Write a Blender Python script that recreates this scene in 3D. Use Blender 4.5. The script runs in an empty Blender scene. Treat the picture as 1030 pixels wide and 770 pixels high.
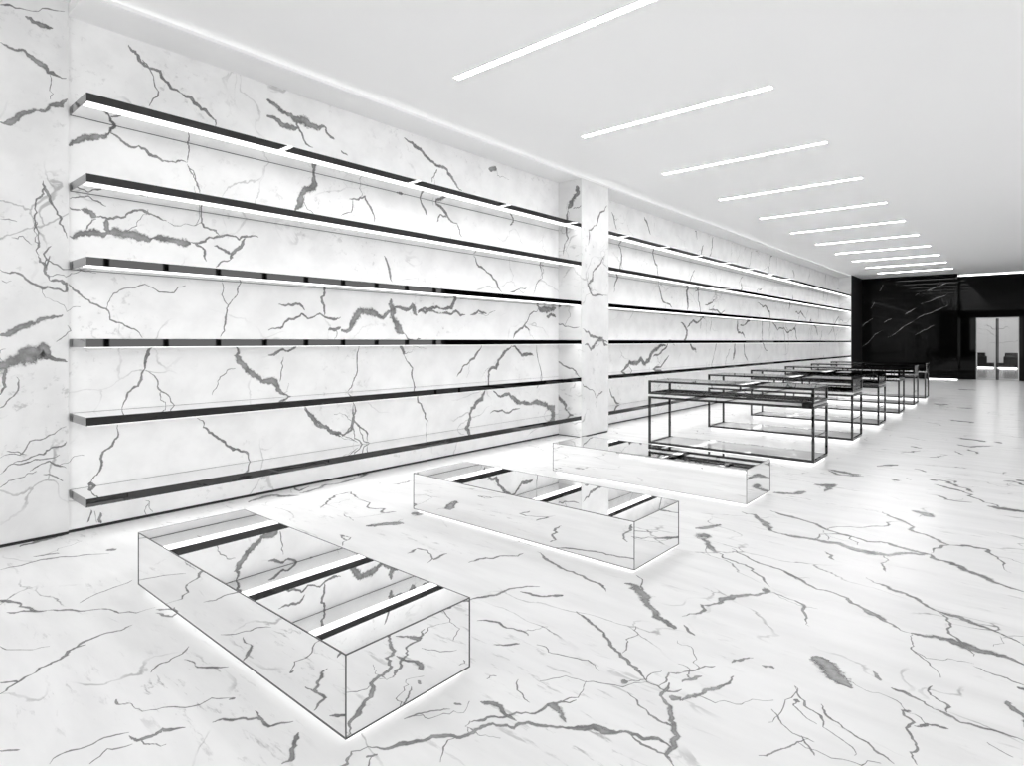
import bpy, bmesh, math, random
from mathutils import Vector
S = bpy.context.scene
COL = S.collection
rnd = random.Random(7)

# Vein courses of the marble slabs, in metres on each slab's own plane: (a, b, width)
VEINS = {
 'panel': [
  [(0.879,3.668,0.0311),(0.944,3.651,0.0306),(1.011,3.664,0.0319),(1.08,3.615,0.0317),(1.16,3.547,0.0327),(1.274,3.54,0.0324)],
  [(1.17,3.533,0.0082),(1.174,3.345,0.0082)],
  [(0.879,3.09,0.0367),(0.992,3.178,0.038),(1.17,3.298,0.0392),(1.281,3.382,0.0394)],
  [(1.021,3.914,0.0325),(1.08,3.894,0.0321),(1.191,3.895,0.0318)],
  [(0.879,3.94,0.0119),(0.992,3.964,0.0118),(1.264,4.053,0.0122)],
  [(1.13,2.716,0.014),(1.126,2.64,0.0137),(1.09,2.57,0.0136),(1.08,2.369,0.0139),(1.1,2.222,0.0142),(1.106,2.148,0.0141)],
  [(1.13,2.703,0.0197),(1.17,2.585,0.0203),(1.243,2.444,0.0204),(1.281,2.301,0.0199)],
  [(0.943,2.262,0.0081),(1.008,2.281,0.0085),(1.059,2.224,0.0079)],
  [(1.092,2.4,0.0102),(1.092,2.293,0.0104),(1.11,2.209,0.0106)],
  [(1.179,2.228,0.0121),(1.144,2.084,0.0121)],
  [(0.879,2.388,0.0063),(0.975,2.382,0.0064)],
  [(0.888,1.946,0.0085),(0.943,1.943,0.0085)],
  [(0.879,2.02,0.0218),(0.992,1.998,0.0218),(1.07,1.93,0.022),(1.17,1.912,0.0228),(1.281,1.886,0.0232)],
  [(1.1,2.145,0.0174),(1.14,2.061,0.0172),(1.17,1.963,0.0171)],
  [(1.17,2.152,0.0101),(1.15,2.037,0.0101)],
  [(1.17,1.963,0.0202),(1.243,1.968,0.0205),(1.281,1.933,0.0195)],
  [(1.281,1.953,0.019),(1.281,1.881,0.019)],
  [(0.879,1.543,0.0503),(0.992,1.606,0.0516),(1.11,1.663,0.0535),(1.253,1.705,0.0554)],
  [(0.806,1.281,0.1065),(0.879,1.315,0.107),(0.973,1.368,0.1083),(1.07,1.42,0.111),(1.13,1.445,0.1135),(1.16,1.394,0.0988)],
  [(1.13,1.369,0.0299),(1.281,1.34,0.0306)],
  [(0.916,1.301,0.0229),(0.901,1.229,0.0228),(0.879,1.11,0.0227)],
  [(0.973,1.238,0.0099),(0.916,1.059,0.0101),(0.879,1.014,0.0108)],
  [(1.281,1.624,0.0111),(1.211,1.495,0.0109)],
  [(0.879,0.653,0.0095),(1.05,0.752,0.0099),(1.274,0.839,0.0104)],
  [(0.954,0.605,0.0174),(1.13,0.641,0.0179),(1.243,0.689,0.018),(1.274,0.723,0.0172)],
  [(0.879,0.533,0.0097),(0.992,0.587,0.01),(1.232,0.626,0.0104)],
  [(1.05,0.529,0.0126),(1.17,0.585,0.0127),(1.274,0.517,0.0116)],
  [(1.13,0.49,0.0091),(1.253,0.418,0.0093)],
  [(0.879,0.436,0.0098),(0.992,0.489,0.01),(1.09,0.522,0.0102)],
  [(0.916,0.696,0.0093),(1.031,0.655,0.0094)],
 ],
 'bay': [
  [(1.708,3.973,0.0278),(1.775,3.914,0.028),(1.863,3.833,0.0286),(1.993,3.762,0.0292),(2.114,3.699,0.0297)],
  [(1.812,3.885,0.0185),(1.876,3.809,0.016),(1.863,3.507,0.0151)],
  [(2.114,3.699,0.0263),(2.268,3.628,0.027),(2.369,3.567,0.0275),(2.414,3.488,0.0268)],
  [(2.907,3.884,0.0749),(3.028,3.838,0.075),(3.244,3.782,0.0754),(3.395,3.762,0.0723),(3.571,3.786,0.0712)],
  [(2.907,3.72,0.058),(3.063,3.681,0.0566),(3.244,3.697,0.0554)],
  [(3.244,3.782,0.0231),(3.263,3.668,0.0246),(3.414,3.534,0.025)],
  [(3.571,3.786,0.0263),(3.673,3.687,0.0266)],
  [(1.298,3.027,0.0527),(1.4,3.119,0.056),(1.57,3.203,0.0594)],
  [(1.57,3.203,0.0262),(1.617,3.292,0.0264)],
  [(1.57,3.203,0.0261),(1.689,3.138,0.0265),(1.863,3.097,0.0267),(2.073,3.073,0.0269),(2.169,3.095,0.026)],
  [(2.169,3.095,0.0137),(2.183,3.247,0.0137),(2.189,3.337,0.0138)],
  [(2.169,3.08,0.0155),(2.239,2.962,0.0154),(2.274,2.849,0.0151)],
  [(3.434,3.242,0.0708),(3.376,3.091,0.0689),(3.263,2.899,0.0664),(3.207,2.838,0.0647)],
  [(3.434,3.225,0.0388),(3.434,3.347,0.0388)],
  [(1.3,2.32,0.0543),(1.376,2.353,0.0561),(1.467,2.373,0.0581),(1.56,2.386,0.0593)],
  [(1.56,2.386,0.0714),(1.67,2.385,0.0727),(1.813,2.38,0.0743),(1.887,2.381,0.0748)],
  [(1.887,2.381,0.0662),(2.009,2.389,0.0683),(2.103,2.367,0.0691),(2.2,2.379,0.0687)],
  [(2.2,2.387,0.0235),(2.333,2.431,0.0239),(2.454,2.473,0.0245),(2.579,2.493,0.0253),(2.69,2.504,0.0259),(2.823,2.513,0.0264)],
  [(1.376,2.544,0.0548),(1.441,2.532,0.0555),(1.48,2.499,0.0545)],
  [(1.3,2.546,0.0215),(1.376,2.541,0.0218)],
  [(1.48,2.499,0.0221),(1.56,2.496,0.0219),(1.656,2.519,0.0208),(1.755,2.599,0.0215),(1.843,2.597,0.0237),(1.932,2.57,0.0242),(2.001,2.548,0.0245)],
  [(1.3,2.614,0.0114),(1.376,2.643,0.0122),(1.467,2.629,0.0128),(1.547,2.596,0.013)],
  [(1.547,2.494,0.0301),(1.553,2.432,0.0305),(1.567,2.371,0.0309)],
  [(1.48,2.484,0.0108),(1.428,2.429,0.0104),(1.415,2.389,0.0101)],
  [(2.009,2.54,0.0068),(2.151,2.545,0.0068),(2.291,2.574,0.0069)],
  [(2.291,2.732,0.0168),(2.291,2.574,0.0177),(2.368,2.524,0.0187),(2.454,2.482,0.0189)],
  [(2.69,2.486,0.0317),(2.634,2.387,0.0312),(2.561,2.314,0.0309),(2.552,2.268,0.0318)],
  [(2.233,2.374,0.0217),(2.317,2.332,0.0216),(2.333,2.228,0.0207)],
  [(2.402,2.377,0.0368),(2.49,2.352,0.0374),(2.552,2.322,0.0379)],
  [(2.552,2.268,0.0139),(2.419,2.183,0.0136)],
  [(2.168,3.081,0.0144),(2.217,2.997,0.0145),(2.258,2.918,0.0143),(2.28,2.835,0.014)],
  [(1.292,1.948,0.0146),(1.389,1.85,0.0153),(1.547,1.764,0.0157),(1.665,1.646,0.0157),(1.812,1.528,0.0162)],
  [(1.547,1.764,0.0072),(1.641,1.919,0.0079),(1.94,1.924,0.0085),(2.155,1.996,0.0087)],
  [(2.676,2.065,0.0185),(2.582,1.901,0.0183),(2.52,1.789,0.0182),(2.459,1.54,0.0181)],
  [(2.474,2.05,0.0124),(2.535,1.836,0.0125)],
  [(2.924,1.608,0.0263),(3.099,1.694,0.0269),(3.281,1.784,0.0273),(3.357,1.735,0.0278),(3.632,1.743,0.0286),(3.747,1.764,0.029)],
  [(3.028,1.869,0.0266),(3.171,1.865,0.0274),(3.319,1.82,0.0281)],
  [(3.571,2.096,0.0305),(3.512,1.969,0.0314),(3.551,1.776,0.0319)],
  [(3.747,1.656,0.0436),(3.592,1.617,0.0428)],
  [(1.901,1.452,0.024),(1.837,1.353,0.0233),(1.812,1.242,0.0232),(1.738,1.105,0.0231),(1.665,0.923,0.0227)],
  [(1.837,1.255,0.0132),(1.927,1.166,0.0132),(1.993,1.047,0.0132),(2.1,0.914,0.0135)],
  [(2.604,1.462,0.0625),(2.629,1.336,0.0624),(2.709,1.223,0.0628),(2.857,1.104,0.0639),(3.028,1.012,0.0653),(3.178,0.925,0.0666)],
  [(2.597,1.243,0.0127),(2.459,1.17,0.0124),(2.384,1.006,0.0122)],
  [(2.924,1.362,0.0329),(3.135,1.399,0.0339),(3.434,1.465,0.0352)],
  [(3.081,1.343,0.0107),(3.046,1.094,0.0106)],
  [(1.629,0.811,0.0173),(1.57,0.628,0.0173),(1.501,0.45,0.0177),(1.422,0.357,0.0182)],
  [(1.422,0.357,0.0357),(1.478,0.32,0.036)],
  [(2.254,0.805,0.0195),(2.384,0.655,0.0198),(2.535,0.513,0.0204),(2.645,0.451,0.0207),(2.748,0.334,0.0209)],
  [(2.535,0.513,0.0293),(2.597,0.473,0.0296)],
  [(3.319,0.822,0.0488),(3.434,0.673,0.0486),(3.632,0.528,0.0491),(3.747,0.46,0.0496)],
  [(1.507,0.117,0.0298),(1.499,0.063,0.0282),(1.515,0.026,0.0274)],
  [(1.444,0.15,0.015),(1.42,0.053,0.0149)],
  [(1.467,0.135,0.0061),(1.483,0.038,0.0062)],
  [(1.836,0.145,0.0067),(1.862,0.08,0.0067),(1.889,0.034,0.0068)],
  [(3.313,0.815,0.0293),(3.393,0.711,0.0293),(3.53,0.587,0.0294),(3.643,0.507,0.0293),(3.788,0.469,0.0318),(3.892,0.547,0.0371),(3.907,0.791,0.0367)],
  [(3.788,0.457,0.0149),(3.969,0.37,0.0153)],
  [(3.907,0.636,0.0139),(4.031,0.44,0.0139),(4.125,0.336,0.0137)],
  [(3.643,0.507,0.0401),(3.758,0.498,0.0406)],
  [(5.824,2.66,0.0285),(6.087,2.458,0.0294),(6.399,2.201,0.0304)],
  [(4.331,2.498,0.0241),(4.451,2.198,0.0244)],
  [(6.581,2.213,0.0242),(6.961,2.301,0.025)],
  [(3.751,1.62,0.0841),(3.922,1.751,0.0838),(4.144,1.834,0.0836),(4.476,1.885,0.0864)],
  [(4.427,2.0,0.097),(4.451,1.786,0.095),(4.625,1.592,0.0925)],
  [(4.476,1.905,0.0549),(4.754,1.937,0.0586),(4.833,1.818,0.0703)],
  [(4.833,1.859,0.0492),(5.161,1.934,0.051),(5.452,2.012,0.0526),(5.634,2.065,0.0537)],
  [(4.833,1.839,0.0489),(5.333,1.869,0.0515),(5.665,1.854,0.0534)],
  [(4.625,1.592,0.0244),(4.886,1.533,0.025)],
  [(7.202,2.048,0.0985),(7.453,1.982,0.0937),(7.697,2.034,0.0969)],
  [(7.453,1.878,0.0725),(7.697,1.886,0.0739)],
  [(7.243,1.999,0.0314),(6.883,1.712,0.0304),(6.655,1.539,0.0296)],
  [(6.883,1.737,0.0281),(7.041,1.665,0.0284)],
  [(5.76,1.849,0.0358),(6.087,1.882,0.0369)],
  [(4.55,1.452,0.0376),(4.625,1.332,0.0379)],
  [(4.625,1.332,0.0243),(4.754,1.047,0.0247),(4.913,0.669,0.0258),(4.967,0.334,0.0265)],
  [(3.987,1.455,0.0176),(3.922,1.086,0.0174),(3.836,0.944,0.0169)],
  [(5.987,1.454,0.0281),(5.76,1.245,0.0273),(5.512,1.033,0.0265)],
  [(6.618,1.442,0.0471),(6.364,1.254,0.0461),(6.121,1.075,0.0502),(6.121,0.913,0.0542)],
  [(6.618,1.418,0.0495),(6.845,1.293,0.0461),(7.121,1.278,0.0454)],
  [(6.054,0.825,0.0585),(5.792,0.594,0.0612),(5.665,0.251,0.0628)],
  [(6.224,0.8,0.0758),(6.655,0.667,0.0778),(7.285,0.544,0.082),(7.626,0.439,0.1081),(7.539,0.29,0.1325)],
  [(6.155,0.494,0.0282),(6.806,0.508,0.0299)],
  [(3.751,0.478,0.0202),(3.879,0.555,0.018),(3.922,0.421,0.019),(4.099,0.305,0.0186)],
  [(3.9,0.829,0.0214),(3.922,0.605,0.0204),(4.099,0.361,0.0199)],
  [(7.202,2.81,0.0241),(7.121,2.196,0.0239)],
  [(7.202,1.439,0.0245),(7.202,0.779,0.0245)],
  [(4.625,3.951,0.042),(4.886,3.875,0.0448),(5.161,3.731,0.047),(5.452,3.6,0.0489),(5.603,3.499,0.0514)],
  [(5.161,3.689,0.0248),(5.077,3.503,0.0245)],
  [(3.857,3.074,0.0212),(4.076,3.151,0.0217)],
  [(4.054,3.147,0.0234),(4.19,2.868,0.0237)],
  [(3.751,2.874,0.0147),(3.9,3.082,0.015)],
  [(4.859,3.316,0.033),(4.994,3.072,0.0334)],
  [(5.104,3.299,0.0374),(5.333,3.126,0.0388),(5.603,2.883,0.0402)],
  [(5.161,3.014,0.0209),(5.333,3.104,0.0213)],
  [(6.655,3.337,0.0328),(6.581,3.18,0.0326)],
  [(6.121,3.898,0.0542),(6.293,3.936,0.055)],
  [(4.5,3.269,0.0478),(4.651,3.277,0.0486)],
  [(3.751,3.581,0.0329),(3.836,3.553,0.0332)],
  [(10.934,3.309,0.0475),(11.15,3.052,0.0521),(11.205,2.801,0.055)],
  [(11.205,2.672,0.0413),(11.836,2.211,0.0429)],
  [(9.615,3.319,0.0427),(9.751,3.103,0.0458),(9.705,2.912,0.0434),(9.66,2.722,0.0409),(9.482,2.386,0.039)],
  [(12.648,2.749,0.0779),(12.609,2.188,0.0777)],
  [(12.981,3.115,0.0405),(12.713,2.81,0.0399)],
  [(13.543,2.343,0.0319),(14.14,2.492,0.033)],
  [(13.762,2.234,0.0476),(14.778,2.274,0.0502)],
  [(12.263,1.901,0.0458),(12.583,1.742,0.0757),(12.39,1.463,0.0654)],
  [(12.583,1.797,0.0681),(12.981,1.947,0.062),(13.543,2.019,0.0602)],
  [(10.988,1.188,0.0535),(11.373,1.31,0.0515),(11.956,1.411,0.0514)],
  [(12.713,1.463,0.0698),(13.05,1.233,0.0711)],
  [(15.911,3.049,0.0685),(15.819,2.777,0.0682)],
  [(15.638,2.046,0.0972),(15.819,1.72,0.0768),(16.191,1.59,0.0537)],
  [(15.819,1.919,0.0653),(16.576,2.071,0.0677)],
  [(17.182,2.58,0.0602),(18.045,2.403,0.0758),(18.271,2.19,0.1188)],
  [(15.46,1.457,0.0829),(15.285,1.007,0.0822)],
  [(17.605,2.098,0.0861),(17.605,1.452,0.0778),(18.045,1.232,0.0471)],
  [(18.502,2.047,0.0732),(18.978,1.83,0.0489),(20.256,1.848,0.0566),(21.092,1.445,0.0868)],
  [(22.296,2.05,0.0711),(23.617,1.712,0.0746)],
  [(20.529,2.987,0.0839),(20.122,2.484,0.0826)],
  [(20.807,2.429,0.0546),(21.984,2.301,0.0571)],
  [(25.073,1.723,0.0385),(28.483,1.855,0.0429)],
  [(10.621,3.94,0.0377),(10.881,3.629,0.0383)],
  [(9.395,3.838,0.034),(9.571,3.544,0.0344)],
  [(13.471,3.745,0.0478),(13.328,3.495,0.0474)],
  [(16.097,1.455,0.0656),(16.382,0.98,0.0665)],
  [(20.529,3.798,0.1009),(20.667,3.566,0.1014)],
  [(26.475,3.586,0.0572),(28.722,4.057,0.0613)],
  [(9.727,0.935,0.1007),(10.159,1.077,0.0942),(10.822,1.124,0.1033),(11.545,1.417,0.121)],
  [(10.033,1.018,0.0519),(11.698,1.207,0.0577)],
  [(9.32,0.653,0.0409),(9.668,0.357,0.0419)],
 ],
 'ps': [
  [(-5.708,0.637,0.0855),(-5.59,0.539,0.0857),(-5.367,0.319,0.0848)],
  [(-5.708,1.196,0.0284),(-5.462,1.071,0.0282),(-5.273,0.947,0.0282)],
  [(-5.708,1.793,0.0267),(-5.273,1.722,0.0259)],
  [(-5.708,1.995,0.0604),(-5.623,2.072,0.06)],
  [(-5.335,3.934,0.091),(-5.398,3.736,0.0915),(-5.493,3.594,0.0915)],
  [(-5.493,3.594,0.0259),(-5.526,3.23,0.0261),(-5.59,2.868,0.0262)],
  [(-5.398,3.58,0.0221),(-5.242,3.609,0.0218)],
 ],
 'pf': [
  [(8.525,3.739,0.03),(8.193,3.362,0.0302),(7.953,3.012,0.0308)],
  [(8.443,2.903,0.0428),(8.096,2.601,0.0437),(7.953,2.405,0.0565),(8.096,2.23,0.0353),(8.546,2.257,0.0328)],
  [(7.813,1.697,0.0551),(8.096,1.569,0.0521),(8.546,1.478,0.0516)],
  [(7.859,1.438,0.0741),(8.193,1.479,0.0747),(8.546,1.434,0.078)],
  [(7.795,0.844,0.0253),(8.193,0.583,0.0261)],
  [(8.393,0.677,0.0277),(8.193,0.583,0.0273)],
 ],
 'floor': [
  [(-4.516,0.702,0.0388),(-4.443,0.735,0.0328),(-4.278,0.78,0.0333),(-4.141,0.843,0.037)],
  [(-4.278,0.693,0.0261),(-4.136,0.842,0.0263)],
  [(-4.141,0.843,0.0168),(-3.955,1.014,0.0173),(-3.724,1.255,0.0177)],
  [(-3.42,0.532,0.0134),(-3.365,0.585,0.0135)],
  [(-3.307,0.514,0.0152),(-3.37,0.592,0.0158),(-3.437,0.675,0.0188),(-3.455,0.754,0.0181),(-3.517,0.8,0.0194),(-3.526,0.876,0.0237)],
  [(-3.523,0.795,0.0143),(-3.588,0.977,0.0162),(-3.587,1.097,0.0176)],
  [(-3.004,0.992,0.0108),(-3.048,1.084,0.0106),(-3.123,1.2,0.0107)],
  [(-3.011,1.135,0.0141),(-2.909,1.147,0.019),(-2.787,1.244,0.022)],
  [(-2.587,0.78,0.0107),(-2.54,0.788,0.0153),(-2.528,0.818,0.021),(-2.534,0.877,0.0211),(-2.476,0.939,0.019)],
  [(-2.629,0.544,0.0089),(-2.641,0.636,0.0094),(-2.609,0.787,0.0097)],
  [(-2.429,1.02,0.0268),(-2.386,1.078,0.0266),(-2.321,1.154,0.0246),(-2.192,1.231,0.0229)],
  [(-2.373,1.165,0.0101),(-2.301,1.157,0.0099)],
  [(-2.116,1.209,0.0206),(-2.056,1.161,0.0222),(-2.003,1.08,0.0232)],
  [(-2.834,0.843,0.0058),(-2.742,0.863,0.008),(-2.61,0.99,0.0097),(-2.52,1.152,0.0104)],
  [(-5.012,1.365,0.0542),(-4.958,1.412,0.0542)],
  [(-5.105,0.794,0.0223),(-5.13,1.007,0.0241),(-5.068,1.143,0.0228),(-4.916,1.359,0.0225)],
  [(-4.113,0.99,0.0137),(-4.259,1.303,0.015)],
  [(-2.852,0.443,0.0094),(-2.803,0.492,0.0095)],
  [(-3.688,1.243,0.0337),(-3.545,1.311,0.0332)],
  [(-3.643,1.228,0.0184),(-3.53,1.272,0.0276),(-3.604,1.341,0.0157)],
  [(-3.828,0.595,0.0096),(-3.643,0.755,0.0096)],
  [(-5.571,0.978,0.0655),(-5.624,1.124,0.0695),(-5.661,1.277,0.0733)],
  [(-5.244,0.993,0.0322),(-5.183,1.13,0.0327)],
  [(-2.529,1.129,0.021),(-2.524,1.154,0.0212)],
  [(-2.892,0.824,0.0085),(-2.819,0.85,0.0084)],
  [(-2.521,0.636,0.0065),(-2.524,0.772,0.0068)],
  [(-4.059,2.913,0.071),(-3.99,3.042,0.0723),(-3.88,3.16,0.0721)],
  [(-2.862,2.887,0.0286),(-2.789,3.056,0.0292),(-2.694,3.265,0.03)],
  [(-2.643,3.352,0.0224),(-2.42,3.25,0.0237),(-2.235,3.217,0.0249),(-2.048,3.165,0.0213),(-1.906,3.091,0.0184)],
  [(-2.444,2.478,0.0255),(-2.373,2.629,0.0259),(-2.253,2.889,0.0268)],
  [(-2.299,2.754,0.0265),(-2.136,2.802,0.0272),(-2.075,2.884,0.0265)],
  [(-2.106,2.828,0.0419),(-2.075,2.884,0.0422)],
  [(-2.234,2.316,0.0169),(-2.059,2.359,0.016),(-1.922,2.369,0.0149)],
  [(-1.996,2.187,0.0161),(-1.903,2.28,0.0162)],
  [(-1.892,2.755,0.027),(-1.754,2.693,0.0247),(-1.624,2.616,0.0221),(-1.483,2.524,0.0212),(-1.357,2.458,0.02),(-1.259,2.384,0.018)],
  [(-1.471,2.534,0.0078),(-1.523,2.658,0.0085),(-1.555,2.815,0.0095)],
  [(-1.259,2.384,0.0122),(-1.17,2.378,0.0127),(-1.124,2.434,0.0116)],
  [(-1.886,3.27,0.097),(-1.767,3.241,0.0687),(-1.632,3.089,0.0546),(-1.506,2.982,0.0625),(-1.383,2.924,0.0678)],
  [(-1.896,3.434,0.014),(-1.722,3.218,0.013)],
  [(-1.871,1.278,0.0235),(-1.791,1.365,0.024),(-1.733,1.475,0.0246),(-1.669,1.567,0.025),(-1.606,1.647,0.025),(-1.555,1.742,0.0256),(-1.489,1.825,0.0265),(-1.382,1.877,0.0259),(-1.314,1.936,0.0259),(-1.23,1.994,0.026),(-1.152,2.035,0.0259),(-1.048,2.075,0.0254),(-0.989,2.064,0.0231)],
  [(-1.721,1.804,0.0303),(-1.64,1.837,0.0266),(-1.526,1.808,0.0224)],
  [(-1.658,1.681,0.0158),(-1.629,1.746,0.0164),(-1.56,1.848,0.0167),(-1.495,1.962,0.0169),(-1.425,2.075,0.0173)],
  [(-1.502,1.97,0.0398),(-1.434,1.97,0.0341),(-1.37,1.927,0.0289)],
  [(-1.707,2.034,0.0076),(-1.611,1.953,0.0075),(-1.561,1.935,0.0084)],
  [(-1.665,1.688,0.0066),(-1.62,1.634,0.0064)],
  [(-1.353,1.902,0.0352),(-1.28,1.978,0.0364),(-1.172,2.019,0.0357)],
  [(-1.152,2.035,0.0089),(-1.041,2.008,0.0086),(-0.954,1.991,0.0084)],
  [(-1.288,2.261,0.0107),(-1.205,2.21,0.0112),(-1.083,2.173,0.0118),(-1.045,2.18,0.0126)],
  [(-1.187,2.446,0.0282),(-1.112,2.29,0.0269),(-1.04,2.184,0.0255),(-0.93,1.968,0.0226)],
  [(-1.138,2.343,0.039),(-1.09,2.362,0.0388)],
  [(-1.257,2.396,0.0077),(-1.447,2.236,0.0077),(-1.626,2.086,0.0077)],
  [(-1.64,1.592,0.0057),(-1.582,1.453,0.0053)],
  [(-1.787,1.333,0.0146),(-1.805,1.295,0.0145)],
  [(-1.796,1.724,0.0173),(-1.764,1.74,0.0172)],
  [(-1.834,2.326,0.0084),(-1.659,2.333,0.008),(-1.47,2.326,0.0075)],
  [(-1.463,2.034,0.0086),(-1.429,2.093,0.0066),(-1.471,2.219,0.0061)],
  [(-2.748,3.69,0.0132),(-2.875,3.905,0.0194),(-2.876,4.14,0.0284)],
  [(-4.06,3.38,0.1289),(-3.956,3.403,0.1277)],
  [(-3.317,2.731,0.0276),(-3.342,2.843,0.0249),(-3.066,2.696,0.015)],
  [(-3.078,2.766,0.0304),(-3.103,2.914,0.0313)],
  [(-4.018,2.654,0.0207),(-3.879,2.62,0.0202)],
  [(-1.872,1.524,0.0084),(-1.844,1.604,0.0087),(-1.779,1.689,0.0088)],
  [(-1.871,1.278,0.011),(-1.834,1.172,0.0105)],
  [(-1.354,2.319,0.0308),(-1.332,2.338,0.0308)],
  [(-1.813,1.943,0.0096),(-1.797,1.991,0.0097)],
  [(-1.209,2.394,0.0075),(-1.223,2.519,0.0095),(-1.18,2.556,0.0135)],
  [(-1.891,5.306,0.0738),(-1.713,5.199,0.0553),(-1.552,4.984,0.0548),(-1.365,4.897,0.0805),(-1.139,4.92,0.0819),(-0.957,4.888,0.0786),(-0.733,4.903,0.0734),(-0.614,5.048,0.0628),(-0.506,5.123,0.0695)],
  [(-1.719,5.521,0.0458),(-1.458,5.418,0.0403),(-1.189,5.24,0.038),(-0.894,5.13,0.0418),(-0.731,5.174,0.0423)],
  [(-0.777,5.201,0.0672),(-0.624,5.128,0.0698),(-0.506,5.123,0.0724)],
  [(-0.506,5.123,0.0663),(-0.402,5.02,0.066),(-0.27,4.901,0.0642),(-0.133,4.773,0.0675),(0.008,4.713,0.0713)],
  [(-0.507,5.139,0.0194),(-0.467,5.335,0.0238),(-0.417,5.444,0.0199),(-0.526,5.545,0.0393),(-0.708,5.821,0.0428),(-0.9,6.023,0.047),(-0.951,6.112,0.0363)],
  [(-0.77,6.335,0.0947),(-0.589,6.201,0.0908)],
  [(-0.417,5.444,0.0395),(-0.304,5.512,0.0447),(-0.187,5.414,0.0278),(-0.129,5.294,0.0155),(-0.065,5.041,0.0127)],
  [(-0.75,4.888,0.016),(-0.739,4.691,0.0155),(-0.688,4.543,0.0187)],
  [(-1.085,4.688,0.0292),(-0.992,4.555,0.0281)],
  [(-1.885,4.379,0.0767),(-1.888,4.479,0.1075),(-1.792,4.312,0.0647),(-1.677,4.18,0.0726)],
  [(-2.005,4.595,0.066),(-1.898,4.836,0.0675)],
  [(-1.677,4.18,0.0247),(-1.47,4.064,0.0229),(-1.344,3.981,0.0181),(-1.185,3.805,0.0151)],
  [(-1.161,3.729,0.0398),(-1.243,3.598,0.0391),(-1.339,3.437,0.0362),(-1.397,3.29,0.0287),(-1.42,3.081,0.0246)],
  [(-1.161,3.729,0.0278),(-1.069,3.704,0.0217),(-0.924,3.559,0.0145),(-0.861,3.41,0.0106)],
  [(-1.207,3.722,0.0723),(-1.16,3.743,0.072)],
  [(-1.372,2.996,0.015),(-1.276,2.923,0.0144)],
  [(-1.612,4.325,0.0305),(-1.324,4.15,0.0298),(-1.091,4.054,0.0301),(-0.786,3.929,0.0261),(-0.693,3.837,0.0203),(-0.59,3.741,0.0223),(-0.446,3.671,0.0231)],
  [(-0.693,3.837,0.042),(-0.573,3.731,0.0418),(-0.507,3.69,0.0441)],
  [(-0.446,3.671,0.0573),(-0.352,3.707,0.0593),(-0.257,3.7,0.0578),(-0.164,3.675,0.0558),(0.006,3.645,0.0536)],
  [(-0.446,3.671,0.0062),(-0.415,3.522,0.007),(-0.348,3.398,0.0079),(-0.286,3.269,0.0073)],
  [(-0.767,4.346,0.0462),(-0.639,4.273,0.0441),(-0.51,4.196,0.0385),(-0.387,4.073,0.0396),(-0.281,4.057,0.0429),(-0.151,3.994,0.0372),(0.006,3.875,0.0332)],
  [(-0.37,4.06,0.0164),(-0.301,3.939,0.0125),(-0.261,3.762,0.0113),(-0.186,3.596,0.0123)],
  [(-0.526,3.134,0.0155),(-0.483,3.066,0.015)],
  [(-0.441,3.035,0.0237),(-0.367,3.019,0.0222),(-0.282,2.972,0.0204)],
  [(-0.282,2.972,0.0167),(-0.216,2.958,0.0164),(-0.112,2.953,0.0159),(0.005,2.952,0.0154)],
  [(-0.307,3.167,0.0111),(-0.279,3.064,0.0119),(-0.239,2.98,0.0129)],
  [(-0.385,2.884,0.0171),(-0.332,2.818,0.0117),(-0.323,2.696,0.0091),(-0.317,2.605,0.0097),(-0.29,2.543,0.0114)],
  [(-0.329,2.793,0.0155),(-0.27,2.849,0.0178),(-0.224,2.857,0.0201)],
  [(-0.378,2.876,0.026),(-0.352,2.897,0.026)],
  [(-0.108,2.856,0.0094),(-0.032,2.815,0.009)],
  [(-0.058,3.239,0.0333),(-0.036,3.183,0.0291),(0.005,3.027,0.0262)],
  [(-1.086,2.357,0.0263),(-1.043,2.456,0.0263),(-1.008,2.55,0.0237),(-0.992,2.681,0.0228)],
  [(-1.144,2.483,0.0144),(-1.099,2.59,0.0147)],
  [(-1.039,2.787,0.0214),(-0.978,2.897,0.0218)],
  [(-0.926,2.854,0.0371),(-0.873,2.873,0.0369)],
  [(-1.179,2.557,0.0119),(-1.086,2.709,0.0121)],
  [(-0.761,2.778,0.0095),(-0.688,2.653,0.0108),(-0.62,2.626,0.0117),(-0.527,2.521,0.0098),(-0.469,2.452,0.0092)],
  [(-0.64,2.71,0.0111),(-0.559,2.622,0.0119),(-0.447,2.565,0.012),(-0.353,2.496,0.0109)],
  [(-0.785,2.541,0.007),(-0.696,2.452,0.0078),(-0.598,2.436,0.0085)],
  [(-0.733,2.675,0.0194),(-0.716,2.659,0.0192)],
  [(-0.733,2.225,0.0073),(-0.68,2.317,0.0072),(-0.622,2.44,0.0072)],
  [(-0.646,2.444,0.0106),(-0.578,2.358,0.0101)],
  [(-1.243,4.88,0.0243),(-1.041,5.205,0.0358),(-0.935,4.999,0.0134)],
  [(-1.219,5.214,0.011),(-1.129,4.978,0.0105)],
  [(-1.189,5.24,0.0214),(-0.966,5.542,0.0202),(-0.804,5.856,0.0189)],
  [(-0.18,3.486,0.0144),(-0.085,3.46,0.014),(0.005,3.435,0.0136)],
  [(-0.118,3.777,0.0052),(-0.096,3.926,0.0079),(-0.045,3.948,0.0164)],
  [(-1.213,4.13,0.0166),(-1.083,4.026,0.0159)],
  [(-0.767,2.444,0.0041),(-0.751,2.513,0.0036),(-0.761,2.778,0.0039)],
  [(-0.027,3.39,0.0337),(0.005,3.386,0.0334)],
  [(-1.751,7.717,0.1034),(-1.563,7.646,0.112),(-1.402,7.672,0.1161)],
  [(-1.674,6.823,0.1999),(-1.516,6.959,0.0852),(-1.518,6.557,0.0599)],
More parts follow.
